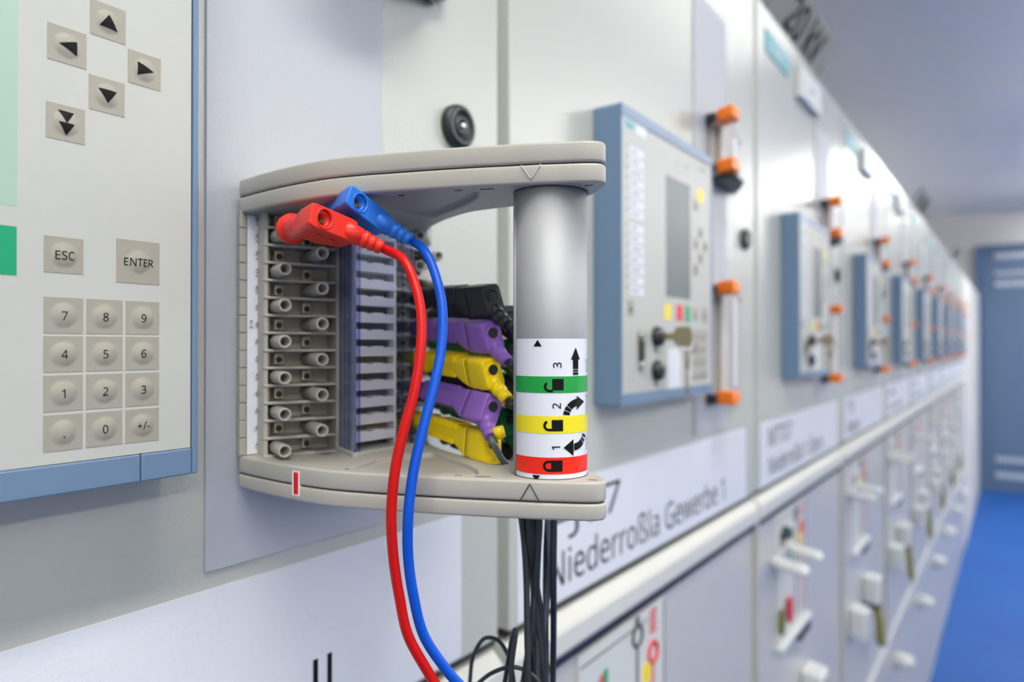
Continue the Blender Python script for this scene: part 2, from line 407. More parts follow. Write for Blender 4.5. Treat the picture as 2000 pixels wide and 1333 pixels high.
for r, row in enumerate((('7', '8', '9'), ('4', '5', '6'), ('1', '2', '3'), ('.', '0', '+/-'))):
    for c, ch in enumerate(row): key(cx[c], cz[r], W_, H_, ch, size=.0037 if ch != '.' else .0042)
key(XR - .0483, 1.8886, W_, H_, 'ESC', size=.0036); key(XR - .0233, 1.8886, .0157, .0198, 'ENTER', size=.0035)
T = .0028
key(XR - .0342, 1.9953, .0121, .0155, glyphs=[((-.0031, -.0027), (.0031, -.0033), (0, .0031))])
key(XR - .0475, 1.9787, .0122, .0154, glyphs=[((-.0029, 0), (.0029, -.0034), (.0029, .0028))])
key(XR - .0212, 1.9787, .0121, .0153, glyphs=[((-.0028, -.0031), (.0032, 0), (-.0028, .0031))])
key(XR - .0345, 1.9619, .0121, .0153, glyphs=[((-.0032, .0026), (0, -.0034), (.0032, .0026))])
key(XR - .0479, 1.9453, .0121, .0152, glyphs=[((-.0025, .0052), (0, 0), (.0025, .0049)), ((-.0025, .0001), (0, -.0052), (.0025, -.0001))])
key(XR - .0479, 2.0287, .0121, .0152, glyphs=[((-.0025, -.0052), (0, 0), (.0025, -.0049))])
key(XR - .0345, 2.043, .0172, .0175, m=M_PY, flat=True); key(XR - .118, 1.889, .015, .018, m=M_PY, flat=True)
key(XR - .0895, 1.889, .016, .0195, m=M_PR, flat=True); key(XR - .0697, 1.8885, .0148, .0198, m=M_PG, flat=True)
key(XR - .1965, 1.889, .013, .017, glyphs=[((-.002, -.003), (.002, -.003), (0, .003))], flat=True)
MB().box(XR - .1222, FY - .0001, 1.9068, XR - .0622, FY + .0006, 2.0495).build('screen', M_SCR, pan)
ll = MB(); lt = MB(); ld = MB()
for g, (zt, n) in enumerate(((2.0615, 7), (1.9795, 7))):
    for k in range(n):
        z = zt - k * .0112
        ll.box(XR - .197, FY - .00015, z - .0082, XR - .1698, FY + .0003, z)
        lt.box(XR - .194, FY - .0004, z - .0050, XR - .194 + .010 + (k * 7 % 5) * .002, FY, z - .0034)
        ld.cyl((XR - .2035, FY + .0003, z - .0015), (XR - .2035, FY - .0006, z - .0015), .0016, .0014, 12)
lb = ll.build('indicator_labels', mat('indicator_label', (226, 230, 240), .4), fp); lt.build('indicator_lettering', mat('grey_print', (110, 118, 132), .5), pan)
ld.build('indicator_lamps', mat('lamp_off', (150, 150, 138), .4), pan)
lg = MB(); lg.box(XR - .2105, FY - .0002, 2.0775, XR - .166, FY + .0003, 2.0888, 0); lg.text('SIEMENS', .0072, wallfn(FY - .0005)(XR - .2085, 2.0832), 1, ax='LEFT', sx=.66, bold=.0004)
lg.build('maker_plate', [mat('plate_white', (224, 230, 236), .3), M_TEAL], pan)
ml = MB(); fn = wallfn(FY - .0003)
ml.text('RUN', .0034, fn(XR - .098, 2.0703)); ml.text('ERROR', .0034, fn(XR - .072, 2.0703)); ml.box(XR - .038, FY - .0003, 2.0765, XR - .022, FY, 2.0785)
ml.build('marking', mat('grey_print', (110, 118, 132), .5), pan)
MB().cyl((XR - .1075, FY + .0005, 2.0703), (XR - .1075, FY - .0009, 2.0703), .0019, .0016, 14).build('run_lamp', mat('green_lamp', (90, 210, 70), .4, emit=((90, 230, 60), .8)), pan)
q = MB(); q.prism([(XR - .177 + u, 1.8445 + v) for u, v in rring(.0115, .045, 24, 8)], 'y', FY - .0014, FY)
q = q.build('serial_port', M_STEEL, pan)
MB().prism([(XR - .177 + u, 1.8445 + v) for u, v in ((-.003, -.0115), (.003, -.0095), (.003, .0095), (-.003, .0115))], 'y', FY - .0045, FY).build('port_socket', mat('port_dark', (60, 58, 50), .4), q)
for z in (1.861, 1.8275): MB().cyl((XR - .177, FY, z), (XR - .177, FY - .006, z), .003, .0026, 16).build('port_screw', M_STEEL, q)
MB().box(XR - .118, FY - .0002, 1.799, XR - .088, FY + .0003, 1.847).build('white_label', M_WHITE, pan)
for z, a in ((1.8598, .3), (1.8215, 0)):
    q = MB().lathe((XR - .145, FY, z), (0, -1, 0), [(0, .0118), (.003, .0122), (.0075, .0105), (.009, .0095), (.009, .0)], 32, caps=(True, False)).build('key_switch', M_BP, pan)
    MB().box(XR - .146, FY - .0095, z - .005, XR - .144, FY - .0085, z + .005).build('key_slot', M_SLIT, q)
    MB().box(XR - .148, FY - .0005, z - .0175, XR - .142, FY + .0003, z - .0135).build('key_switch_mark', M_GRYD, pan)
XRi = lambda i: .6273 + .58384 * (i - 1)
PANS = [pan]
KEEPFAR = {'housing', 'bezel', 'front_plate', 'screen', 'key_switch', 'key', 'maker_plate', 'white_label'}
for i in range(1, NC):
    PANS.append(copy_tree(pan, (XRi(i), 0, PZ), {1: 'whole blue-framed control panel with dark screen, right of the handle tube'}.get(i, 'blurred blue-framed control panel on the %s cabinet' % ORD[i]), None if i < 6 else KEEPFAR))
# the nearest panel has its screen lit mint green
for ch in pan.children:
    if ch.name.startswith('screen'):
        ch.data = ch.data.copy(); ch.data.materials.clear()
        ch.data.materials.append(mat('lit_mint_lcd', (110, 132, 122), .25, emit=((196, 226, 204), .42)))
# keys hanging in the upper key switch
def mkkey(px, label, mode, grp):
    y0 = PF - .012
    t = thing('key', (px, y0, 1.8598), label, 'key', grp)
    k = MB()
    if mode == 'in':
        zc = 1.8598
        k.box(px - .0011, y0 + .004, zc - .004, px + .0011, y0 - .012, zc + .004)
        k.build('blade', M_KEYM, t)
        pr_ = [(y0 - .011, zc - .005), (y0 - .014, zc - .0105), (y0 - .030, zc - .0115), (y0 - .034, zc - .006), (y0 - .034, zc + .006), (y0 - .030, zc + .0115), (y0 - .014, zc + .0105), (y0 - .011, zc + .005)]
        MB().prism(pr_, 'x', px - .0011, px + .0011).build('bow', M_KEYM, t, .0004)
    else:
        zc = 1.835; y1 = y0 - .027
        M = Matrix.Translation((px, y1, zc)) @ Matrix.Rotation(R(38), 4, 'Z')
        b1 = MB(M); b1.prism([(-.011, .010), (.011, .010), (.0118, .002), (.008, -.008), (.004, -.0115), (-.004, -.0115), (-.008, -.008), (-.0118, .002)], 'y', -.0011, .0011); b1.build('bow', M_KEYM, t, .0004)
        b2 = MB(M); b2.prism([(-.004, -.011), (.004, -.011), (.004, -.026), (.0028, -.029), (.004, -.032), (.002, -.038), (-.003, -.038), (-.004, -.030)], 'y', -.001, .001); b2.build('blade', M_KEYM, t)
    return t
for i in (1, 2, 3):
    px = XRi(i) - .145; w = ['', 'right of the handle tube', 'on the third cabinet', 'on the fourth cabinet'][i]
    mkkey(px, 'nickel key sitting in the upper key switch ' + w, 'in', 'keys in the panel switches')
    mkkey(px, 'nickel key hanging from a ring ' + w, 'hang', 'keys hanging below the panel switches')
    kr = MB(); kr.torus((px, PF - .0395, 1.8515), (1, .25, 0), .0105, .0009)
    tag(kr.build('key_ring', M_STEEL), 'small steel ring joining the two keys ' + w, 'key ring', 'key rings on the panels')

# ------------------------------------------------------------------ test sockets with orange clips
FR = 'plug'
sx0 = .690
M_SOC = mat('socket_grey', (176, 172, 168), .45); M_CON = mat('contact_grey', (198, 196, 188), .4)
def socket(z0, z1, label, lid):
    so = thing('test_socket', (sx0 + .052, 0, z0), label, 'socket', 'grey test sockets with orange clips')
    MB().prism([(sx0, -.0019), (sx0, -.007), (sx0 + .02, -.012), (sx0 + .085, -.012), (sx0 + .104, -.007), (sx0 + .104, -.0019)], 'z', z0, z1).build('frame', M_SOC, so, .001)
    MB().box(sx0 + .012, -.017, z0 + .016, sx0 + .038, -.0115, z1 - .016).build('contact_block', M_CON, so, .001)
    MB().box(sx0 + .0385, -.0135, z0 + .016, sx0 + .045, -.0115, z1 - .016).build('contact_groove', M_GRYD, so)
    MB().box(sx0 + .066, -.0130, z0 + .021, sx0 + .079, -.0119, z1 - .021).build('number_strip', M_WHITE, so)
    for z in (z0 + .010, z1 - .010):
        MB().box(sx0 - .004, -.040, z - .0098, sx0 + .022, -.016, z + .0098).build('clip', M_ORG, so, .003, 3)
        MB().box(sx0 - .009, -.016, z - .010, sx0 - .002, -.0022, z + .004).build('clip_hinge', M_BP, so, .001)
    MB().cyl((sx0 + .092, -.008, z1 - .021), (sx0 + .092, -.0118, z1 - .021), .003, .003, 14).build('screw', M_GRYD, so)
    if lid:
        MB().prism([(sx0 - .002, -.002), (sx0 + .003, -.026), (sx0 + .022, -.038), (sx0 + .05, -.035), (sx0 + .078, -.018), (sx0 + .096, -.002)], 'z', z0 - .0075, z0 - .001).build('lid', M_BP, so, .0015)
    return so
slo = socket(1.764, 1.944, 'lower grey test socket with two orange clips, right of the whole control panel', False)
sup = socket(2.101, 2.196, 'upper orange-clipped test socket with black lid, above right of the whole control panel', True)
copy_tree(sup, ((sx0 + .052) - .578, 0, 2.1235), 'black-lidded test socket above the handle plug, just cut by the top of the picture')
for i in range(2, NC):
    copy_tree(slo, ((sx0 + .052) + .6 * (i - 1), 0, 1.764), 'lower orange-clipped test socket on the %s cabinet' % ORD[i])
    copy_tree(sup, ((sx0 + .052) + .6 * (i - 1), 0, 2.101), 'upper orange-clipped test socket with black lid on the %s cabinet' % ORD[i])

# ------------------------------------------------------------------ signs on top of the cabinets
FR = 'wall'
def topsign(i, label, txt):
    x0 = XL(i) + .058
    t = thing('tilted_sign', (x0 + .175, 0, 2.474), label, 'sign', 'tilted grey signs on the cabinet tops')
    a = R(25.2); M = Matrix.Translation((x0, .004, 2.4745)) @ Matrix.Rotation(a, 4, 'X')
    MB(M).box(0, 0, 0, .35, .003, .0877).build('plate', M_SIGN, t)
    tx = MB(M); tx.text(txt, .060, lambda u, v: (.185 + u, -.0006, .044 + v), sx=1.2, bold=.002); tx.build('lettering', mat('sign_print', (10, 12, 14), .7, spec=.1), t)
    MB().box(x0 + .02, .004, 2.472, x0 + .33, .02, 2.4735).build('foot', M_SIGN, t)
topsign(2, 'large tilted grey sign with dark letters on top of the third cabinet', '20 kV')
topsign(5, 'small blurred tilted sign on a cabinet top, above the lamp reflection', '20 kV')
topsign(8, 'farthest tilted sign, a dark spot left of the door', '20 kV')
tl = thing('maker_sign', (XL(2) + .112, 0, 2.392), 'teal maker sign near the top of the third cabinet', 'sign', 'teal maker signs')
tx0 = XL(2) + .052
MB().box(tx0, -.002, 2.393, tx0 + .125, 0, 2.434).build('sign_plate', M_TEAL, tl)
MB().text('SIEMENS', .021, wallfn(-.0024)(tx0 + .066, 2.4165), sx=.62, bold=.001).build('lettering', mat('sign_white', (214, 234, 240), .4), tl)
for i in range(3, 7): copy_tree(tl, (XL(i) + .112, 0, 2.392), 'teal maker sign near the top of the %s cabinet' % ORD[i])
wb = thing('sign_box', (XL(2) + .3, 0, 2.375), 'white box sign standing out from the third cabinet under the tilted sign', 'sign', 'white box signs')
MB().box(XL(2) + .227, -.012, 2.371, XL(2) + .366, -.0003, 2.437).build('box', M_LEV, wb, .002)
MB().box(XL(2) + .285, -.0123, 2.400, XL(2) + .310, -.0118, 2.409).build('print', mat('pale_print', (150, 156, 176), .5), wb)
copy_tree(wb, (XL(3) + .3, 0, 2.375), 'white box sign inside the lamp reflection on the fourth cabinet')
copy_tree(wb, (XL(4) + .3, 0, 2.375), 'white box sign on the fifth cabinet near the top edge')

# ------------------------------------------------------------------ lower door fittings
M_MIM = mat('mimic_sheet', (208, 212, 208), .45)
mx0, mx1, mz0, mz1 = .390, .566, 1.262, 1.5225
mi = thing('mimic_panel', (.478, .004, mz0), 'pale mimic diagram sheet with black oval and red symbols on the second cabinet', 'diagram', 'mimic diagram sheets on the lower doors')
MB().box(mx0, .0005, mz0, mx1, .0038, mz1).build('sheet', M_MIM, mi)
fn = lambda u, v: (u, -.0002, v)
bl = MB()
def strip(mb, x0, z0, x1, z1): mb.box(x0, -.0003, z0, x1, .0006, z1)
strip(bl, .4995, 1.29, .5028, 1.484)
bl.torus((.5012, 0, 1.4985), (0, 1, 0), .0125, .0022, 28, 6)
bl.poly([(.5012, 1.524), (.4955, 1.517), (.5012, 1.510), (.507, 1.517)], fn)
strip(bl, .392, 1.5085, .523, 1.5095); strip(bl, .5645, 1.28, .5655, 1.52); strip(bl, .40, 1.477, .425, 1.4795)
bl.build('black_symbols', mat('mimic_black', (46, 48, 56), .5), mi)
rd = MB(); strip(rd, .535, 1.285, .5385, 1.447); rd.torus((.5367, 0, 1.4635), (0, 1, 0), .0125, .0026, 28, 6)
for k in range(4): rd.poly([(.5285, 1.488 + k * .008), (.546, 1.4895 + k * .008), (.543, 1.494 + k * .008), (.531, 1.493 + k * .008)], fn)
rd.build('red_symbols', mat('mimic_red', (214, 34, 34), .5), mi)
MB().box(.514, -.0004, 1.432, .5305, .0006, 1.4555).build('yellow_sticker', M_PY, mi)
fg = MB(); strip(fg, .4265, 1.455, .4315, 1.485); fg.build('red_flag', M_PR, mi)
fg = MB(); strip(fg, .4335, 1.455, .4405, 1.488); fg.build('green_flag', M_PG, mi)
fg = MB(); strip(fg, .405, 1.455, .4245, 1.477); fg.build('grey_flag', mat('flag_grey', (120, 120, 122), .5), mi)
led = MB().box(mx0, -.010, mz0, mx1 + .004, .0003, mz0 + .010); led.build('ledge', M_LEV, mi, .001)
MB().box(mx1 - .07, -.009, mz0 - .022, mx1 - .002, .0036, mz0 - .004).build('ledge_catch', M_BP, mi)
for i in range(2, NC - 1): copy_tree(mi, (.478 + .6 * (i - 1), .004, mz0), 'blurred mimic diagram sheet with red and black marks on the %s cabinet' % ORD[i])
FR = 'plug'
def lever(x, label):
    t = thing('lever_handle', (x, .0, 1.44), label, 'handle', 'white lever handles on the lower doors')
    MB().lathe((x, .0002, 1.44), (0, -1, 0), [(0, .013), (.006, .0125), (.012, .009), (.014, .009)], 22).build('hub', M_LEV, t)
    r = []
    for k in range(11):
        u = k / 10; e = math.sin(min(1, (1.03 - u) * 5) * math.pi / 2)
        r.append([Vector((x + q[0], -.008 - .05 * u, 1.44 + q[1])) for q in rring(.030 * e, .017 * e, 18, 3)])
    MB().loft(r).build('lever', M_LEV, t)
    return t
for i in range(2, 9):
    lever(XL(i) + .0935, 'white lever handle left of the mimic sheet on the %s cabinet' % ORD[i])
    if i < 5: lever(XL(i) + .182, 'white lever handle in front of the mimic sheet on the %s cabinet' % ORD[i])
kt = thing('key_tag', (XL(2) + .165, -.006, 1.30), 'red key tag leaning on the ledge of the third cabinet', 'tag')
kb = MB(); kb.prism([(XL(2) + .165 + u, 1.325 + v) for u, v in rring(.018, .052, 18, 3)], 'y', -.009, -.003); kb.build('tag_body', M_PR, kt, .001)
kt = thing('key_tag', (XL(2) + .118, -.006, 1.30), 'olive key tag on the ledge of the third cabinet', 'tag')
kb = MB(); kb.prism([(XL(2) + .118 + u, 1.318 + v) for u, v in rring(.016, .05, 18, 3)], 'y', -.009, -.003); kb.build('tag_body', M_OLIVE, kt, .001)
ind = thing('position_indicator', (XL(2) + .145, 0, 1.47), 'small dark green position indicator on the lower door of the third cabinet', 'indicator')
MB().cyl((XL(2) + .145, .0001, 1.482), (XL(2) + .145, -.010, 1.482), .013, .012, 20).build('dial', mat('indicator_dark', (48, 66, 66), .4), ind)
# voltage detection boxes with couplings
def vbox(x, z, label):
    t = thing('detector_box', (x, .003, z), label, 'box', 'grey detector boxes on the lower doors')
    MB().box(x, -.034, z, x + .055, .0036, z + .075).build('case', M_LEV, t, .003)
    b = MB()
    for k in range(3): b.cyl((x + .028, -.033, z + .016 + k * .022), (x + .028, -.038, z + .016 + k * .022), .0085, .0075, 14)
    b.build('sockets', mat('socket_pale', (176, 178, 172), .4), t)
for i in range(2, 9):
    vbox(XL(i) + .0905, 1.047, 'left grey detector box on the lower door of the %s cabinet' % ORD[i])
    vbox(XL(i) + .264, 1.078, 'right grey detector box on the lower door of the %s cabinet' % ORD[i])
    xx = XL(i) + .300
    t = thing('coupling', (xx, .003, 1.0), 'olive green coupling hanging below the right detector box of the %s cabinet' % ORD[i], 'coupling', 'olive couplings on the lower doors')
    MB().cyl((xx, -.0005, 1.060), (xx, -.030, 1.062), .013, .012, 16).build('collar', M_BP, t)
    MB().tube(spline([(xx, -.022, 1.058), (xx, -.028, 1.03), (xx + .002, -.030, .99), (xx + .008, -.030, .955), (xx + .03, -.030, .94)], 5), .011, 12).build('hose', M_OLIVE, t)
    MB().cyl((xx + .024, -.030, .944), (xx + .05, -.030, .932), .0125, .011, 16).build('tip', M_GRN, t)

# ------------------------------------------------------------------ the handle plug
HP = thing('handle_plug', (.135, -.05, 1.7676), 'grey D-shaped test plug with metal tube handle and numbered label sleeve', 'plug')
P_ = .01015
rowz = lambda n: 1.7912 + P_ * (n - 1)
OUTL = [(.0705, -.006), (.0755, -.0225), (.0812, -.0395), (.0880, -.0565), (.0955, -.0725), (.1060, -.0890), (.1165, -.1035), (.1285, -.1190), (.1410, -.1345), (.1535, -.1490), (.1615, -.1590), (.1695, -.1680), (.1745, -.1745)]
TIP = [(.1775, -.1785), (.1800, -.1805), (.1830, -.1815), (.1860, -.1805), (.1885, -.1775), (.1915, -.1715), (.1938, -.1650), (.1945, -.1580)]
OUTR = [(.1910, -.1490), (.1845, -.1370), (.1775, -.1240), (.1715, -.1110), (.1675, -.1000), (.1665, -.0850), (.1675, -.0700), (.1720, -.0500), (.1850, -.0280), (.2000, -.0100), (.2010, -.006)]
OUT = OUTL + TIP + OUTR
def inset(pts, d):
    n = len(pts); out = []
    for k in range(n):
        a, b, c = Vector(pts[k - 1]), Vector(pts[k]), Vector(pts[(k + 1) % n])
        e = ((b - a).normalized() + (c - b).normalized()).normalized(); nn = Vector((e.y, -e.x))
        q = b - nn * d; out.append((q.x, q.y))
    return out
for k in range(7, len(OUTL)):
    w_ = min(1, (k - 6) / 3) * (1 if k < len(OUTL) - 1 else .6); OUT[k] = (OUT[k][0] - .0010 * w_, OUT[k][1] - .0009 * w_)
area = sum(OUT[k - 1][0] * OUT[k][1] - OUT[k][0] * OUT[k - 1][1] for k in range(len(OUT)))
SEG = OUT[9:12]
fine = []
for k in range(len(OUT)):
    p = [Vector(OUT[(k + q) % len(OUT)]) for q in (-1, 0, 1, 2)]
    if k == len(OUT) - 1 or k == len(OUT) - 2: fine.append(OUT[k]); continue
    if k == 0: p[0] = p[1] * 2 - p[2]
    for j in range(4):
        t = j / 4; q = .5 * ((2 * p[1]) + (p[2] - p[0]) * t + (2 * p[0] - 5 * p[1] + 4 * p[2] - p[3]) * t * t + (p[1] * 3 - p[0] - p[2] * 3 + p[3]) * t ** 3); fine.append((q.x, q.y))
OUT = fine
OIN = inset(OUT, .0010 if area > 0 else -.0010)
POCK = [(.1075, -.0760), (.1180, -.0935), (.1290, -.1085), (.1400, -.1220), (.1480, -.1305), (.1530, -.1235), (.1560, -.1130), (.1570, -.1000), (.1575, -.0760), (.1500, -.0700), (.1250, -.0680)]
def arm(zi0, zi1, zc0, zc1, name, pocket):
    a = MB().prism(OUT, 'z', zi0, zi1, 0, True).build(name, M_GRY, HP, .0011, 3)
    if pocket: cut(a, MB().prism(POCK, 'z', *pocket))
    MB().prism(OIN, 'z', min(zi1, zc1), max(zi0, zc0)).build('arm_joint', M_SLIT, a)
    c = MB().prism(OUT, 'z', zc0, zc1, 0, True).build('arm_cap', M_GRY, a, .0011, 3)
    return a
ua = arm(1.9265, 1.9357, 1.9363, 1.9462, 'upper_arm', (1.925, 1.9292))
la = arm(1.7763, 1.7860, 1.7676, 1.7757, 'lower_arm', (1.7832, 1.788))
# engraved arrow marks on the arm sides
def side(k, z, out=.0003):
    P = [Vector(p) for p in SEG]; L1 = (P[1] - P[0]).length
    a, b, u = (P[0], P[1], k / L1) if k < L1 else (P[1], P[2], (k - L1) / (P[2] - P[1]).length)
    e = (b - a).normalized(); n = Vector((e.y, -e.x)); p = a.lerp(b, u) + n * out
    return (p.x, p.y, z)
def line3(mb, a, b, r): mb.tube([a, b], r, 6)
m = MB(); k0 = .0085
m.tube([side(k0 - .0035 + .0047 * q / 6, 1.9355 - .007 * q / 6) for q in range(7)], .00024, 6); m.tube([side(k0 + .0012 + .0046 * q / 6, 1.9285 + .007 * q / 6) for q in range(7)], .00024, 6)
m.build('arrow_mark', mat('pale_engraving', (206, 205, 198), .5), ua)
m = MB()
m.tube([side(k0 - .0040 + .0046 * q / 6, 1.7765 + .0082 * q / 6) for q in range(7)], .00024, 6); m.tube([side(k0 + .0006 + .0046 * q / 6, 1.7847 - .0082 * q / 6) for q in range(7)], .00024, 6)
m.build('arrow_mark', M_GRYD, la)
sl = MB()
for x, y, z, L in ((.139, -.1265, 1.9265, .004), (.148, -.1375, 1.9265, .007), (.180, -.175, 1.9265, .004), (.1225, -.100, 1.9265, .003)): sl.M = Matrix.Translation((x, y, z)) @ Matrix.Rotation(R(-50), 4, 'Z'); sl.box(-L / 2, -.0003, -.0002, L / 2, .0003, .0004)
sl.build('mould_slits', M_SLIT, ua)
sl = MB()
for x, y, z, L in ((.139, -.1265, 1.786, .0035), (.1465, -.1365, 1.786, .008), (.181, -.1765, 1.786, .004), (.104, -.078, 1.786, .002), (.119, -.098, 1.786, .0015)): sl.M = Matrix.Translation((x, y, z)) @ Matrix.Rotation(R(-50), 4, 'Z'); sl.box(-L / 2, -.0003, -.0004, L / 2, .0003, .00012)
sl.build('mould_slits', M_SLIT, la)
# red and white position marker window in the lower arm
e = Vector((.0955 - .0812, -.0725 + .0395, 0)).normalized(); n_ = Vector((e.y, -e.x, 0)); base = Vector((.0872, -.0535, 1.777))
Mw = Matrix.Translation(base) @ Matrix((tuple(e) + (0,), tuple(-n_) + (0,), (0, 0, 1, 0), (0, 0, 0, 1))).transposed()
q = MB(Mw).box(-.0028, -.0005, -.0066, .0028, .0015, .0066).build('position_marker', M_WHITE, la)
MB(Mw).box(-.0013, -.0008, -.0056, .0016, .0004, .0058).build('red_window', mat('window_red', (226, 6, 16), .35), la)
MB(Mw).box(-.0030, -.0004, .0066, .0030, .0012, .0074).build('window_slot', M_SLIT, la)
# terminal body
bd = MB()
bd.prism([(.0708, -.0019), (.0708, -.0066), (.0822, -.010), (.1165, -.020), (.1165, -.034), (.1185, -.034), (.1185, -.012), (.1545, -.012), (.1545, -.034), (.1565, -.034), (.1565, -.020), (.191, -.010), (.2010, -.0066), (.2010, -.0019)], 'z', 1.785, 1.927)
bd = bd.build('terminal_body', M_GRY, HP)
rb = MB(); rb2 = MB()
for k in range(15):
    z = rowz(1) - P_ / 2 + P_ * k
    lw = [(.0795, -.008), (.0797, -.0165), (.0806, -.0195), (.0835, -.0214), (.0945, -.0252), (.1165, -.0335), (.1165, -.012)]
    rb.prism(lw, 'z', z - .0008, z + .0008); rb2.prism([(.2734 - x, y) for x, y in lw], 'z', z - .0008, z + .0008)
rb.prism([(.0795, -.008), (.0797, -.0163), (.0806, -.0190), (.0826, -.0200), (.0826, -.009)], 'z', 1.785, 1.927)
rb.build('row_ribs', M_GRY, HP, .0004, 2); rb2.build('row_ribs', M_GRY, HP)
fm = MB()
for k in range(14):
    z = rowz(k + 1); fm.box(.0706, -.0019, z - P_ / 2 + .0002, .0742, -.0088, z + P_ / 2 - .0002)
fm.build('frame_links', M_GRY, HP, .0003, 1)
stp = MB().prism([(.0744, -.0078), (.0815, -.0088), (.0815, -.0104), (.0744, -.0088)], 'z', 1.7865, 1.9262).build('label_strip', M_FOIL, HP)
pt = MB()
for k in range(1, 15):
    c_ = (.0797, -.0105, rowz(k))
    pt.text('%db' % k, .0024, lambda u, v, c_=c_: (c_[0] - v - .0002, c_[1] + .14 * v, c_[2] + u), sx=1.0)
pt.text('B 14', .0017, lambda u, v: (.0763 - v, -.0095 + .14 * v, rowz(8) + u))
pt.build('row_numbers', M_BLK, stp)
csl = MB().box(.0838, -.0095, 1.787, .0852, -.0142, 1.9255); csl.build('contact_strip', M_BEIGE, HP)
csl = MB().box(.0853, -.0095, 1.787, .0862, -.0125, 1.9255); csl.build('contact_slot', M_SLIT, HP)
def post(x, yb, yt, z):
    p = MB(); L = yb - yt
    p.lathe((x, yb, z), (0, -1, 0), [(0, .0036), (L - .0006, .0038), (L, .0035), (L, .0027), (L - .0004, .0025), (L - .012, .0024)], 26)
    return p.build('post', M_GRY, HP)
def contact(x, y, z):
    c = MB().box(x - .0024, y + .002, z - .0032, x + .0024, y - .0022, z + .0032).build('contact_hole', M_BEIGE, HP, .0006)
    q = MB().cyl((x - .0003, y, z - .0004), (x - .0003, y - .0031, z - .0004), .0018, .0018, 16); q.build('hole', M_SLIT, c)
for n in range(1, 15):
    for m in (0, 1):
        X = (lambda x: .2734 - x) if m else (lambda x: x)
        if n % 2: post(.1885 if m else .0865, -.012, -.037, rowz(n)); contact(X(.1040), -.0185, rowz(n))
        else: post(X(.1045), -.016, -.044, rowz(n)); contact(X(.0895), -.0145, rowz(n))
# clear cover with the contact combs behind it
MB().box(.1196, -.0125, 1.788, .1204, -.0490, 1.922).build('comb_side', mat('comb_side_blue', (168, 174, 192), .4), HP)
MB().box(.1205, -.0125, 1.788, .1520, -.040, 1.922).build('comb_back', mat('comb_dark', (112, 116, 122), .5), HP)
cm = MB()
for n in range(0, 15):
    z = rowz(n) + .0042
    cm.box(.1212, -.0395, z - .0027, .1475, -.049, z + .0027)
    for q in range(2): cm.box(.1222 + q * .0105, -.0392, z + .0022, .1290 + q * .0108, -.0487, z + .0034)
cm.box(.1205, -.0395, 1.788, .1222, -.0492, 1.922); cm.box(.1468, -.0395, 1.788, .1482, -.0492, 1.922)
cm.build('contact_comb', mat('comb_grey', (244, 245, 246), .4), HP)
cv = MB(); t_ = .0014
cv.box(.1180, -.0345, 1.7875, .1180 + t_, -.0560, 1.9235); cv.box(.1180, -.0546, 1.7876, .1575, -.0560, 1.9234); cv.box(.1575 - t_, -.0345, 1.7875, .1575, -.0545, 1.9235)
cv.build('clear_cover', M_CLEAR, HP)
ed = MB()
for x in (.1180, .1204, .1484, .1548): ed.box(x, -.0545, 1.7878, x + .0009, -.0566, 1.9232)
ed.box(.1179, -.0420, 1.7878, .1183, -.0432, 1.9232); ed.box(.1179, -.0475, 1.7878, .1183, -.0483, 1.9232)
ed.build('cover_ridge', clear_mat('clear_ridge', (212, 218, 244)), HP)
MB().prism([(.1168, -.034), (.1168, -.0562), (.1185, -.0580), (.1580, -.0580), (.1590, -.034)], 'z', 1.7850, 1.7888).build('cover_foot', M_GRY, HP, .0006)
# tube handle
TW = Vector((.2377, -.1469)); TR = .01825
def to_survey(x, y): y_ = y / .95144; return ((x - .12186 - .38808 * y_) / 1.00136, y_)
TC = Vector(to_survey(TW.x, TW.y))
tb = MB().lathe((TC.x, TC.y, 1.783), (0, 0, 1), [(0, TR), (.1455, TR)], 96).build('tube_handle', M_TUBE, HP)
cl = MB(); cl.lathe((TC.x, TC.y, 1.7857), (0, 0, 1), [(0, TR + .0005), (.0006, TR + .0005), (.0006, TR - .001)], 64); cl.build('tube_seat', M_SLIT, HP)
cl = MB(); cl.lathe((TC.x, TC.y, 1.9262), (0, 0, 1), [(0, TR - .001), (0, TR + .0005), (.0006, TR + .0005)], 64); cl.build('tube_seat', M_SLIT, HP)
def tubefn(r): return lambda a, z: to_survey(TW.x + KR * r * math.cos(R(a - 10.2)), TW.y + KR * r * math.sin(R(a - 10.2))) + (z / 1000,)
def sheet_arc(a0, a1, z0, z1, r, name, m, parent, n=48):
    f = tubefn(r); v = []; fc = []
    for k in range(n + 1):
        a = a0 + (a1 - a0) * k / n; v += [f(a, z0), f(a, z1)]
    for k in range(n): fc.append((2 * k, 2 * k + 2, 2 * k + 3, 2 * k + 1))
    mb = MB(); mb.raw(v, fc, 0, True); return mb.build(name, m, parent)
lbl = sheet_arc(157, 311, 1784.8, 1853.2, TR + .00015, 'label_sleeve', mat('sleeve_white', (228, 232, 240), .25), HP)
tg = MB(); tg.lathe(tubefn(TR - .0003)(150, 1786.2), (0, 0, 1), [(0, .0012), (.140, .0012)], 12); tg.build('tube_rib', M_TUBE, HP)
BR = TR + .0003
for nm, c_, z0, z1 in (('green_band', (24, 158, 66), 1827.3, 1835.2), ('yellow_band', (240, 226, 34), 1808.0, 1816.3), ('red_band', (240, 38, 6), 1788.6, 1796.6)):
    sheet_arc(157, 311, z0, z1, BR, nm, mat(nm, c_, .25), lbl)
fT = tubefn(TR + .00045)
pm = MB()
def tri(a, b, c): 
    pm.raw([fT(360 + p[0], p[1]) for p in (a, b, c)], [(0, 1, 2)])
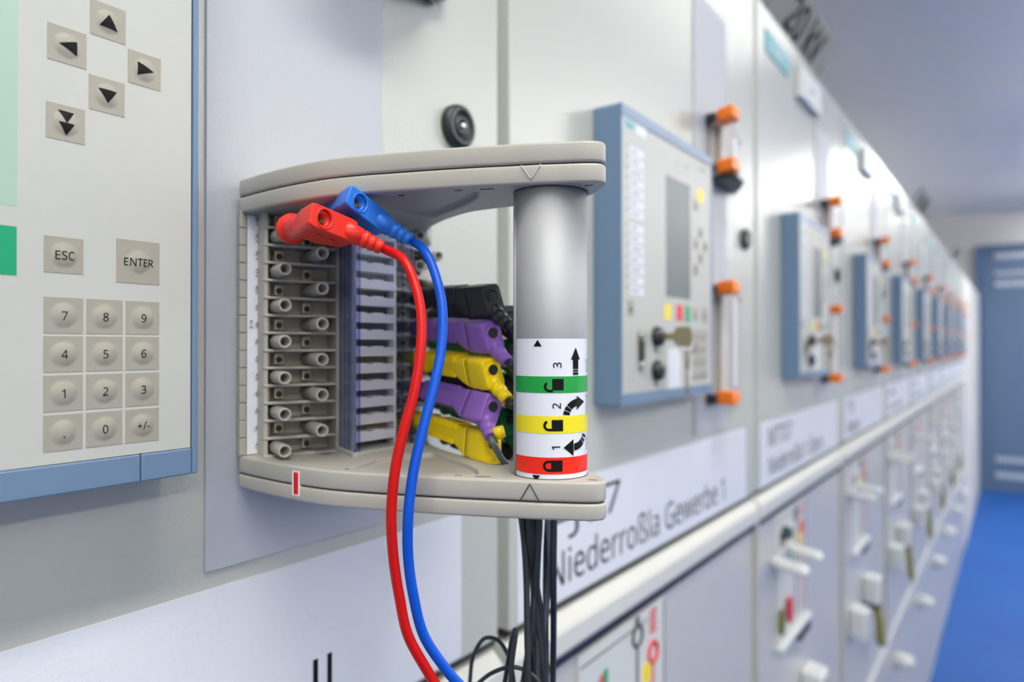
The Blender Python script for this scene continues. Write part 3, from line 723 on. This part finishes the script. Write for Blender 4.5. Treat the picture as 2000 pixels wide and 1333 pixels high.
def gridpoly(a0, a1, z0, z1, n=8):
    v = []; f = []
    for k in range(n + 1):
        a = a0 + (a1 - a0) * k / n; v += [fT(360 + a, z0), fT(360 + a, z1)]
    for k in range(n): f.append((2 * k, 2 * k + 2, 2 * k + 3, 2 * k + 1))
    pm.raw(v, f)
tri((-163, 1849.5), (-150, 1849.5), (-156.5, 1852.7)); tri((-165, 1788), (-152.6, 1788), (-159, 1785.0))
deg = math.degrees(1 / (TR * 1000))
def digit(ch, a, z, size): pm.text(ch, size, lambda u, v: fT(360 + a - v * deg, z + u), bold=.04)
digit('3', -127.5, 1840.6, 3.9); digit('2', -128.4, 1821.2, 3.9); digit('1', -129.5, 1801.5, 3.9)
for k in range(6):                                               # straight arrow, head in slices
    pass
tri((-105.5, 1843.2), (-87.5, 1843.2), (-96.6, 1849.0)); gridpoly(-101.8, -91.3, 1838.6, 1843.3); gridpoly(-101.8, -91.3, 1837.4, 1838.2); gridpoly(-101.8, -91.3, 1835.9, 1837.0)
def lock(z, body0, body1, sh, openz):
    gridpoly(body0, body1, z - 2.7, z + 2.7)
    n = 18; rad = 2.05; th = .62; v = []; f = []
    a1 = {'closed': 180, 'half': 165, 'open': 150}[openz]
    dz = {'closed': 0, 'half': 0, 'open': -1.0}[openz]
    pts = []
    if openz == 'closed': pts = [(body0, -rad)] + [(body0 - 1.2 / .323 - rad * math.sin(R(t)) * deg, -rad * math.cos(R(t))) for t in range(0, 181, 12)] + [(body0, rad)]
    else: pts = [(body0 + 1, -rad + dz)] + [(body0 - 1.3 / .323 - rad * math.sin(R(t)) * deg, dz - rad * math.cos(R(t))) for t in range(0, a1, 12)]
    for k, (a, q) in enumerate(pts):
        p0 = pts[max(k - 1, 0)]; p1 = pts[min(k + 1, len(pts) - 1)]
        t = Vector(((p1[0] - p0[0]) * .323, p1[1] - p0[1])).normalized(); nn = Vector((-t.y, t.x)) * th
        v += [fT(360 + a + nn.x / .323, z + q + nn.y), fT(360 + a - nn.x / .323, z + q - nn.y)]
    for k in range(len(pts) - 1): f.append((2 * k, 2 * k + 2, 2 * k + 3, 2 * k + 1))
    pm.raw(v, f)
lock(1831.3, -134.6, -117.5, 0, 'open'); lock(1811.8, -135.4, -118.4, 0, 'half'); lock(1792.6, -136.2, -119.2, 0, 'closed')
def curved(c, r0, r1, t0, t1, gaps, head):
    n = 24
    for k in range(n):
        ta = t0 + (t1 - t0) * k / n; tb_ = t0 + (t1 - t0) * (k + 1) / n
        if any(g0 <= (k + .5) / n <= g1 for g0, g1 in gaps): continue
        P = lambda t, r: fT(360 + c[0] + r * math.cos(R(t)) / .323, c[1] + r * math.sin(R(t)))
        pm.raw([P(ta, r0), P(tb_, r0), P(tb_, r1), P(ta, r1)], [(0, 1, 2, 3)])
    pm.raw([fT(360 + a, z) for a, z in head], [(0, 1, 2)])
curved((-92, 1815.8), 5.2, 8.6, 172, 92, ((.16, .22), (.36, .42)), [(-94.5, 1825.8), (-94.5, 1818.9), (-76, 1822.6)])
curved((-100, 1809.6), 6.6, 10.0, 270, 340, ((.62, .68), (.80, .86)), [(-101, 1805.0), (-101, 1797.0), (-117.6, 1801.2)])
for ch, z in (('pull', 1840.2), ('unlock', 1820.8), ('lock', 1802)): pm.text(ch, 2.5, lambda u, v, z=z: fT(360 - 67 - v * deg, z + u))
pm.build('sleeve_print', M_BLK, lbl)

# ------------------------------------------------------------------ stackable banana plugs
def basis(o, tdir, down):
    A = FRAMES['plug'][0]; t = A @ Vector(tdir).normalized(); k = t.length; t.normalize()
    d = Vector(down); d = (d - t * d.dot(t)).normalized(); s_ = d.cross(t)
    Rm = Matrix((tuple(s_), tuple(-d), tuple(t))).transposed()   # local x side, y up, z along
    return Matrix.Translation(o) @ (A.inverted() @ Rm @ Matrix.Diagonal((KR, KR, k))).to_4x4()
def long_plug(name, label, tip, roll, m, sleeve, cab_m, path, group, sag=0):
    t = thing('test_lead', tip, label, 'plug', group)
    a = R(roll); M = basis(tip, (0, -1, -sag), (math.sin(a), 0, -math.cos(a)))
    mm = .001
    sv = MB(M).lathe((0, 0, -.004), (0, 0, 1), [(0, .0050), (.0005, .0055), (.018, .0057)], 26, caps=(True, True)).build('sleeve', sleeve, t)
    rings = []
    for z, w, top, bot in ((12, 10, 5.0, 5.0), (13, 13, 6.6, 6.6), (16, 13.4, 6.8, 6.8), (18.5, 11.4, 6.0, 5.6), (21, 11.2, 5.9, 5.2), (44, 11.2, 6.0, 5.2), (48, 11.4, 6.1, 6.0), (53.5, 11.8, 6.3, 9.0), (58, 12, 6.5, 10.8), (59.4, 12, 6.5, 11.0)):
        rings.append([Vector((x * mm, (y + (top - bot) / 2) * mm, z * mm)) for x, y in rring(w, top + bot, 32, 6)])
    g = MB(M).loft(rings)
    for k in range(10):
        z = .0265 + k * .0024
        g.box(-.0048, .0030, z, .00612, .0067, z + .0013); g.box(-.0048, -.0059, z - .002, .00612, -.0030, z - .0007)
    g.build('grip', m, t)
    rings = []
    for z, w, top, bot in ((60.2, 11.6, 6.3, 10.8), (60.4, 12.1, 6.6, 11.1), (64, 12.1, 6.6, 11.2), (70, 12.0, 6.6, 11.2), (75.0, 11.6, 6.5, 10.4), (76.2, 10.6, 5.8, 9.4)):
        rings.append([Vector((x * mm, (y + (top - bot) / 2) * mm, (z + (0 if z < 70 else -(y + 0) * .12)) * mm)) for x, y in rring(w, top + bot, 32, 7)])
    rbk = MB(M).loft(rings).build('rear_block', m, t)
    MB(M).loft([[Vector((x * mm, (y - 2) * mm, z * mm)) for x, y in rring(11.4, 17, 24, 6)] for z in (59, 60.6)]).build('seam', M_SLIT, t)
    MB(M).lathe((0, 0, .0752), (0, 0, 1), [(0, .0040), (.0011, .0040), (.0011, .0030), (-.004, .0028)], 24).build('rear_socket', m, t)
    MB(M).cyl((0, 0, .0740), (0, 0, .0765), .0027, .0027, 20).build('rear_hole', M_SLIT, t)
    sr = MB(M); d = Vector((0, -.64, .77)); p0 = Vector((0, -.0058, .0715))
    sr.lathe(p0, d, [(0, .0046), (.006, .0044), (.0064, .0037), (.0072, .0037), (.0076, .0042), (.0105, .0039), (.0109, .0032), (.0117, .0032), (.0121, .0037), (.016, .0034)], 22)
    sr.build('strain_relief', m, t)
    e = M @ (p0 + d * .0155); e2 = M @ (p0 + d * .021)
    MB().tube(spline([e, e2] + path, 7), .00185, 12).build('lead', cab_m, t)
    return t
rnd = random.Random(3)
LV = [(10, 'near', M_BP, M_BP, 'black test lead plug, topmost of the plugs left of the tube', 15),
      (9, 'far', M_BP, M_BP, 'second black test lead plug, tucked behind and under the topmost black one', 6),
      (8, 'near', M_VIO, mat('violet_dark', (92, 62, 138), .4), 'upper violet test lead plug, right under the topmost black plug', 15),
      (7, 'far', M_GRN, M_GRN, 'upper green test lead plug, mostly hidden behind the upper violet plug', 6),
      (6, 'near', M_YEL, M_YEL, 'upper yellow test lead plug between the two violet plugs', 15),
      (5, 'far', M_BP, M_BP, 'black test lead plug showing under the upper yellow plug', 6),
      (4, 'near', M_VIO, mat('violet_dark', (92, 62, 138), .4), 'lower violet test lead plug with its grey lead turned to the viewer', -26),
      (3, 'far', M_GRN, M_GRN, 'lower green test lead plug behind the lower violet plug', 5),
      (2, 'near', M_YEL, M_YEL, 'lower yellow test lead plug just above the lower arm', -4),
      (1, 'far', M_BP, M_BP, 'lowest black test lead plug, behind the lower yellow plug', 4)]
slots = [(-.0055, -.0100), (-.0055, -.0050), (-.0055, 0), (-.0055, .0050), (-.0055, .0100), (.0, -.0075), (.0, -.0025), (.0, .0025), (.0, .0075), (.0052, .001)]
order = [4, 9, 3, 8, 2, 7, 1, 6, 0, 5]
for q, (n, colm, m, sv, lab, roll) in enumerate(LV):
    near = colm == 'near'
    tip = Vector((.169, -.042, rowz(n) - .001)) if near else Vector((.1885, -.035, rowz(n) - .001))
    u, v = slots[order[q]]
    z0 = 1.785 if n > 2 else 1.772
    pa = []
    if n == 4: pa.append((.1745, -.1255, rowz(n) - .036))
    zz = 1.80 if n > 3 else z0
    if n > 5: pa.append((.2005 + u * .9 + (0 if near else .003), -.1185 + v * .5, (rowz(n) + 1.80) / 2 - .006))
    k = 0
    while zz > 1.36:
        s_ = 1.79 - zz; an = 10 * s_ + .5 * math.sin(17 * s_ + 1); sp_ = .86 + .3 * math.sin(26 * s_ + 2) + 1.5 * max(0, s_)
        du = (u * math.cos(an) - v * math.sin(an)) * sp_; dv = (u * math.sin(an) + v * math.cos(an)) * sp_; g_ = min(1, max(0, s_ - .02) * 14)
        du += .0030 * g_ * math.sin(40 * s_ + q * 1.9); dv += .0034 * g_ * math.sin(33 * s_ + q * 2.7)
        pa.append((.2000 + du + .0035 * math.sin(13 * s_) - .034 * max(0, s_), -.1195 + dv - .0025 * math.sin(13 * s_), zz)); zz -= .022
    long_plug('test_lead', lab, tip, roll, m, sv, M_CGR if n == 4 else M_CBL, pa, 'stacked plugs left of the tube', .06)
# yellow cable marker on the grey lead
cmk = MB(); cmk.lathe((.1655, -.1255, 1.8065), (.25, -.15, -1), [(0, .0026), (.0001, .0034), (.006, .0034), (.0061, .0026)], 6)
ck = cmk.build('cable_marker', M_YEL); tag(ck, 'yellow cable marker clipped on the grey lead of the lower violet plug', 'cable marker')
# loose thin cables beside the bundle
def cable(pts, r, m, label, name='cable', group=None):
    return tag(MB().tube(spline(pts, 8), r, 12).build(name, m), label, 'cable', group)

# ------------------------------------------------------------------ red and blue test leads
def short_plug(tip, H, ang, m, mc, label, relief_dir, path):
    t = thing('test_lead', tip, label, 'plug')
    Ai = FRAMES['plug'][0].inverted(); u = Ai @ Vector((math.cos(R(ang)), 0, math.sin(R(ang)))); v = Ai @ Vector((-math.sin(R(ang)), 0, math.cos(R(ang)))) * .76; tip = Vector(tip); H = Vector(H)
    body = MB()
    body.lathe((tip.x, -.0445, tip.z), (H - Vector((tip.x, -.0445, tip.z))), [(0, .0060), (.0002, .0076), (.0006, .0080), (.0048, .0083), (.0053, .0080), (.0056, .0070), (.012, .0066), (.024, .0062), (.0315, .0060)], 40)
    body.build('flange', m, t)
    rings = []
    for y, w, h, sh in ((-.0660, 11.6, 11.0, .4), (-.0664, 12.4, 11.6, .6), (-.0715, 17.5, 12.4, 2.6), (-.0755, 22.0, 12.6, 4.6), (-.0765, 23.2, 12.6, 4.8), (-.0905, 23.4, 12.4, 4.8), (-.0914, 23.1, 12.1, 4.8), (-.0919, 22.5, 11.5, 4.8), (-.0920, 21.8, 10.8, 4.8)):
        rings.append([Vector((H.x, y, H.z)) + u * (x + sh) * .001 + v * z * .001 for x, z in rring(w, h, 56, 9)])
    bk = MB().loft(rings)
    bk = bk.build('rear_block', m, t)
    dn = (Ai @ Vector((0, -1, 0))).normalized(); Fp = Vector((H.x, -.0920, H.z))
    cut(bk, MB().cyl(Fp - dn * .0085, Fp + dn * .003, .0031, .0031, 30))
    cut(bk, MB().cyl(Fp - dn * .0012, Fp + dn * .003, .0047, .0047, 36))
    for p in bk.data.polygons: p.use_smooth = len(p.vertices) == 4
    MB().lathe(Fp - dn * .0012, dn, [(0, .0047), (.0014, .0050), (.0015, .0044), (.0006, .0043)], 36, caps=(False, False)).build('socket_rim', m, t)
    MB().cyl(Fp - dn * .0084, Fp - dn * .0078, .0030, .0030, 24).build('socket_bottom', M_SLIT, t)
    MB().lathe(Fp - dn * .0078, dn, [(0, .0026), (.004, .0026), (.004, .0021), (0, .0021)], 24).build('socket_sleeve', mat('dull_brass', (120, 96, 52), .4, metal=.8), t)
    nt = MB()
    for k in (1.5, 8.5):
        c = Vector((H.x, -.0845, H.z)) + u * k * .001 - v * .00632
        nt.raw([c + u * a * .0018 + Vector((0, b, 0)) * .0006 - v * .0001 for a, b in ((-1, -1), (1, -1), (1, 1), (-1, 1))], [(0, 1, 2, 3)])
    nt.build('mould_notches', mat('notch_dark_%s' % m.name, (150, 20, 14) if m is M_RED else (20, 60, 130), .5), t)
    d = Vector(relief_dir).normalized(); p0 = H + u * .0118 - v * .0006 + Vector((0, .0025, 0))
    MB().lathe(p0 - d * .003, d, [(0, .0020), (.0012, .0040), (.003, .0052), (.0105, .0046), (.0106, .0040), (.0114, .0040), (.0115, .0045), (.0142, .0042), (.0143, .0036), (.0151, .0036), (.0152, .0041), (.0178, .0038), (.0179, .0032), (.0187, .0032), (.0188, .0037), (.0215, .0034), (.0217, .0026)], 28).build('strain_relief', m, t)
    e = p0 + d * .0175
    MB().tube(spline([e, e + d * .004] + path, 9), .00238, 18).build('lead', mc, t)
    return t
CAM = Vector((0, -.314, 1.85)); YAW = math.atan2(985, 920); PIT = math.atan2(8.5, 920)
def unp(px, py, w):
    f = Vector((math.cos(YAW) * math.cos(PIT), math.sin(YAW) * math.cos(PIT), math.sin(PIT))); r = Vector((math.sin(YAW), -math.cos(YAW), 0)); u = r.cross(f)
    return CAM + (f + r * ((px - 1000) / 920) - u * ((py - 666.5) / 920)) * w
RP = [unp(*p) for p in ((788, 508, .228), (812, 560, .224), (823, 620, .220), (821, 690, .216), (808, 770, .213), (786, 850, .211), (770, 930, .210), (764, 1010, .210), (768, 1090, .211), (780, 1170, .212), (797, 1245, .213), (838, 1320, .216), (885, 1400, .219), (925, 1500, .224), (945, 1640, .230), (950, 1800, .236))]
BP = [unp(*p) for p in ((829, 490, .237), (849, 532, .233), (864, 600, .228), (862, 680, .223), (846, 760, .218), (823, 850, .214), (806, 930, .212), (797, 1010, .211), (797, 1090, .212), (808, 1170, .213), (828, 1245, .215), (872, 1312, .218), (920, 1370, .222), (962, 1460, .228), (984, 1600, .234), (990, 1780, .240))]
short_plug((.0865, -.037, rowz(13)), (.0868, -.092, 1.9096), -10.5, M_RED, M_REDC, 'red test lead plugged into the second row from the top, lead hanging in front', (.0118, -.0075, -.0064), RP)
short_plug((.1045, -.044, rowz(14)), (.1045, -.092, 1.9208), -23, M_BLU, M_BLUC, 'blue test lead plugged into the top row behind the red one', (.0118, -.0078, -.0082), BP)
LC = lambda L: [unp(*p) for p in L]
cable(LC([(915, 1400, .30), (918, 1330, .30), (924, 1285, .30), (943, 1252, .295), (966, 1250, .29), (985, 1268, .285), (1000, 1310, .28), (1010, 1400, .275)]), .0013, M_CBL, 'thin black cable looping up to the left of the cable bundle', group=None)
cable(LC([(925, 1345, .27), (960, 1318, .268), (1000, 1306, .266), (1035, 1318, .266), (1062, 1350, .266)]), .0012, M_CBL, 'thin black cable arching across the bottom of the cable bundle')
cable(LC([(972, 1400, .275), (985, 1340, .272), (1000, 1250, .268), (1008, 1236, .266), (1000, 1300, .264), (994, 1390, .262)]), .0014, M_CBL, 'black cable bent over in front of the cable bundle')
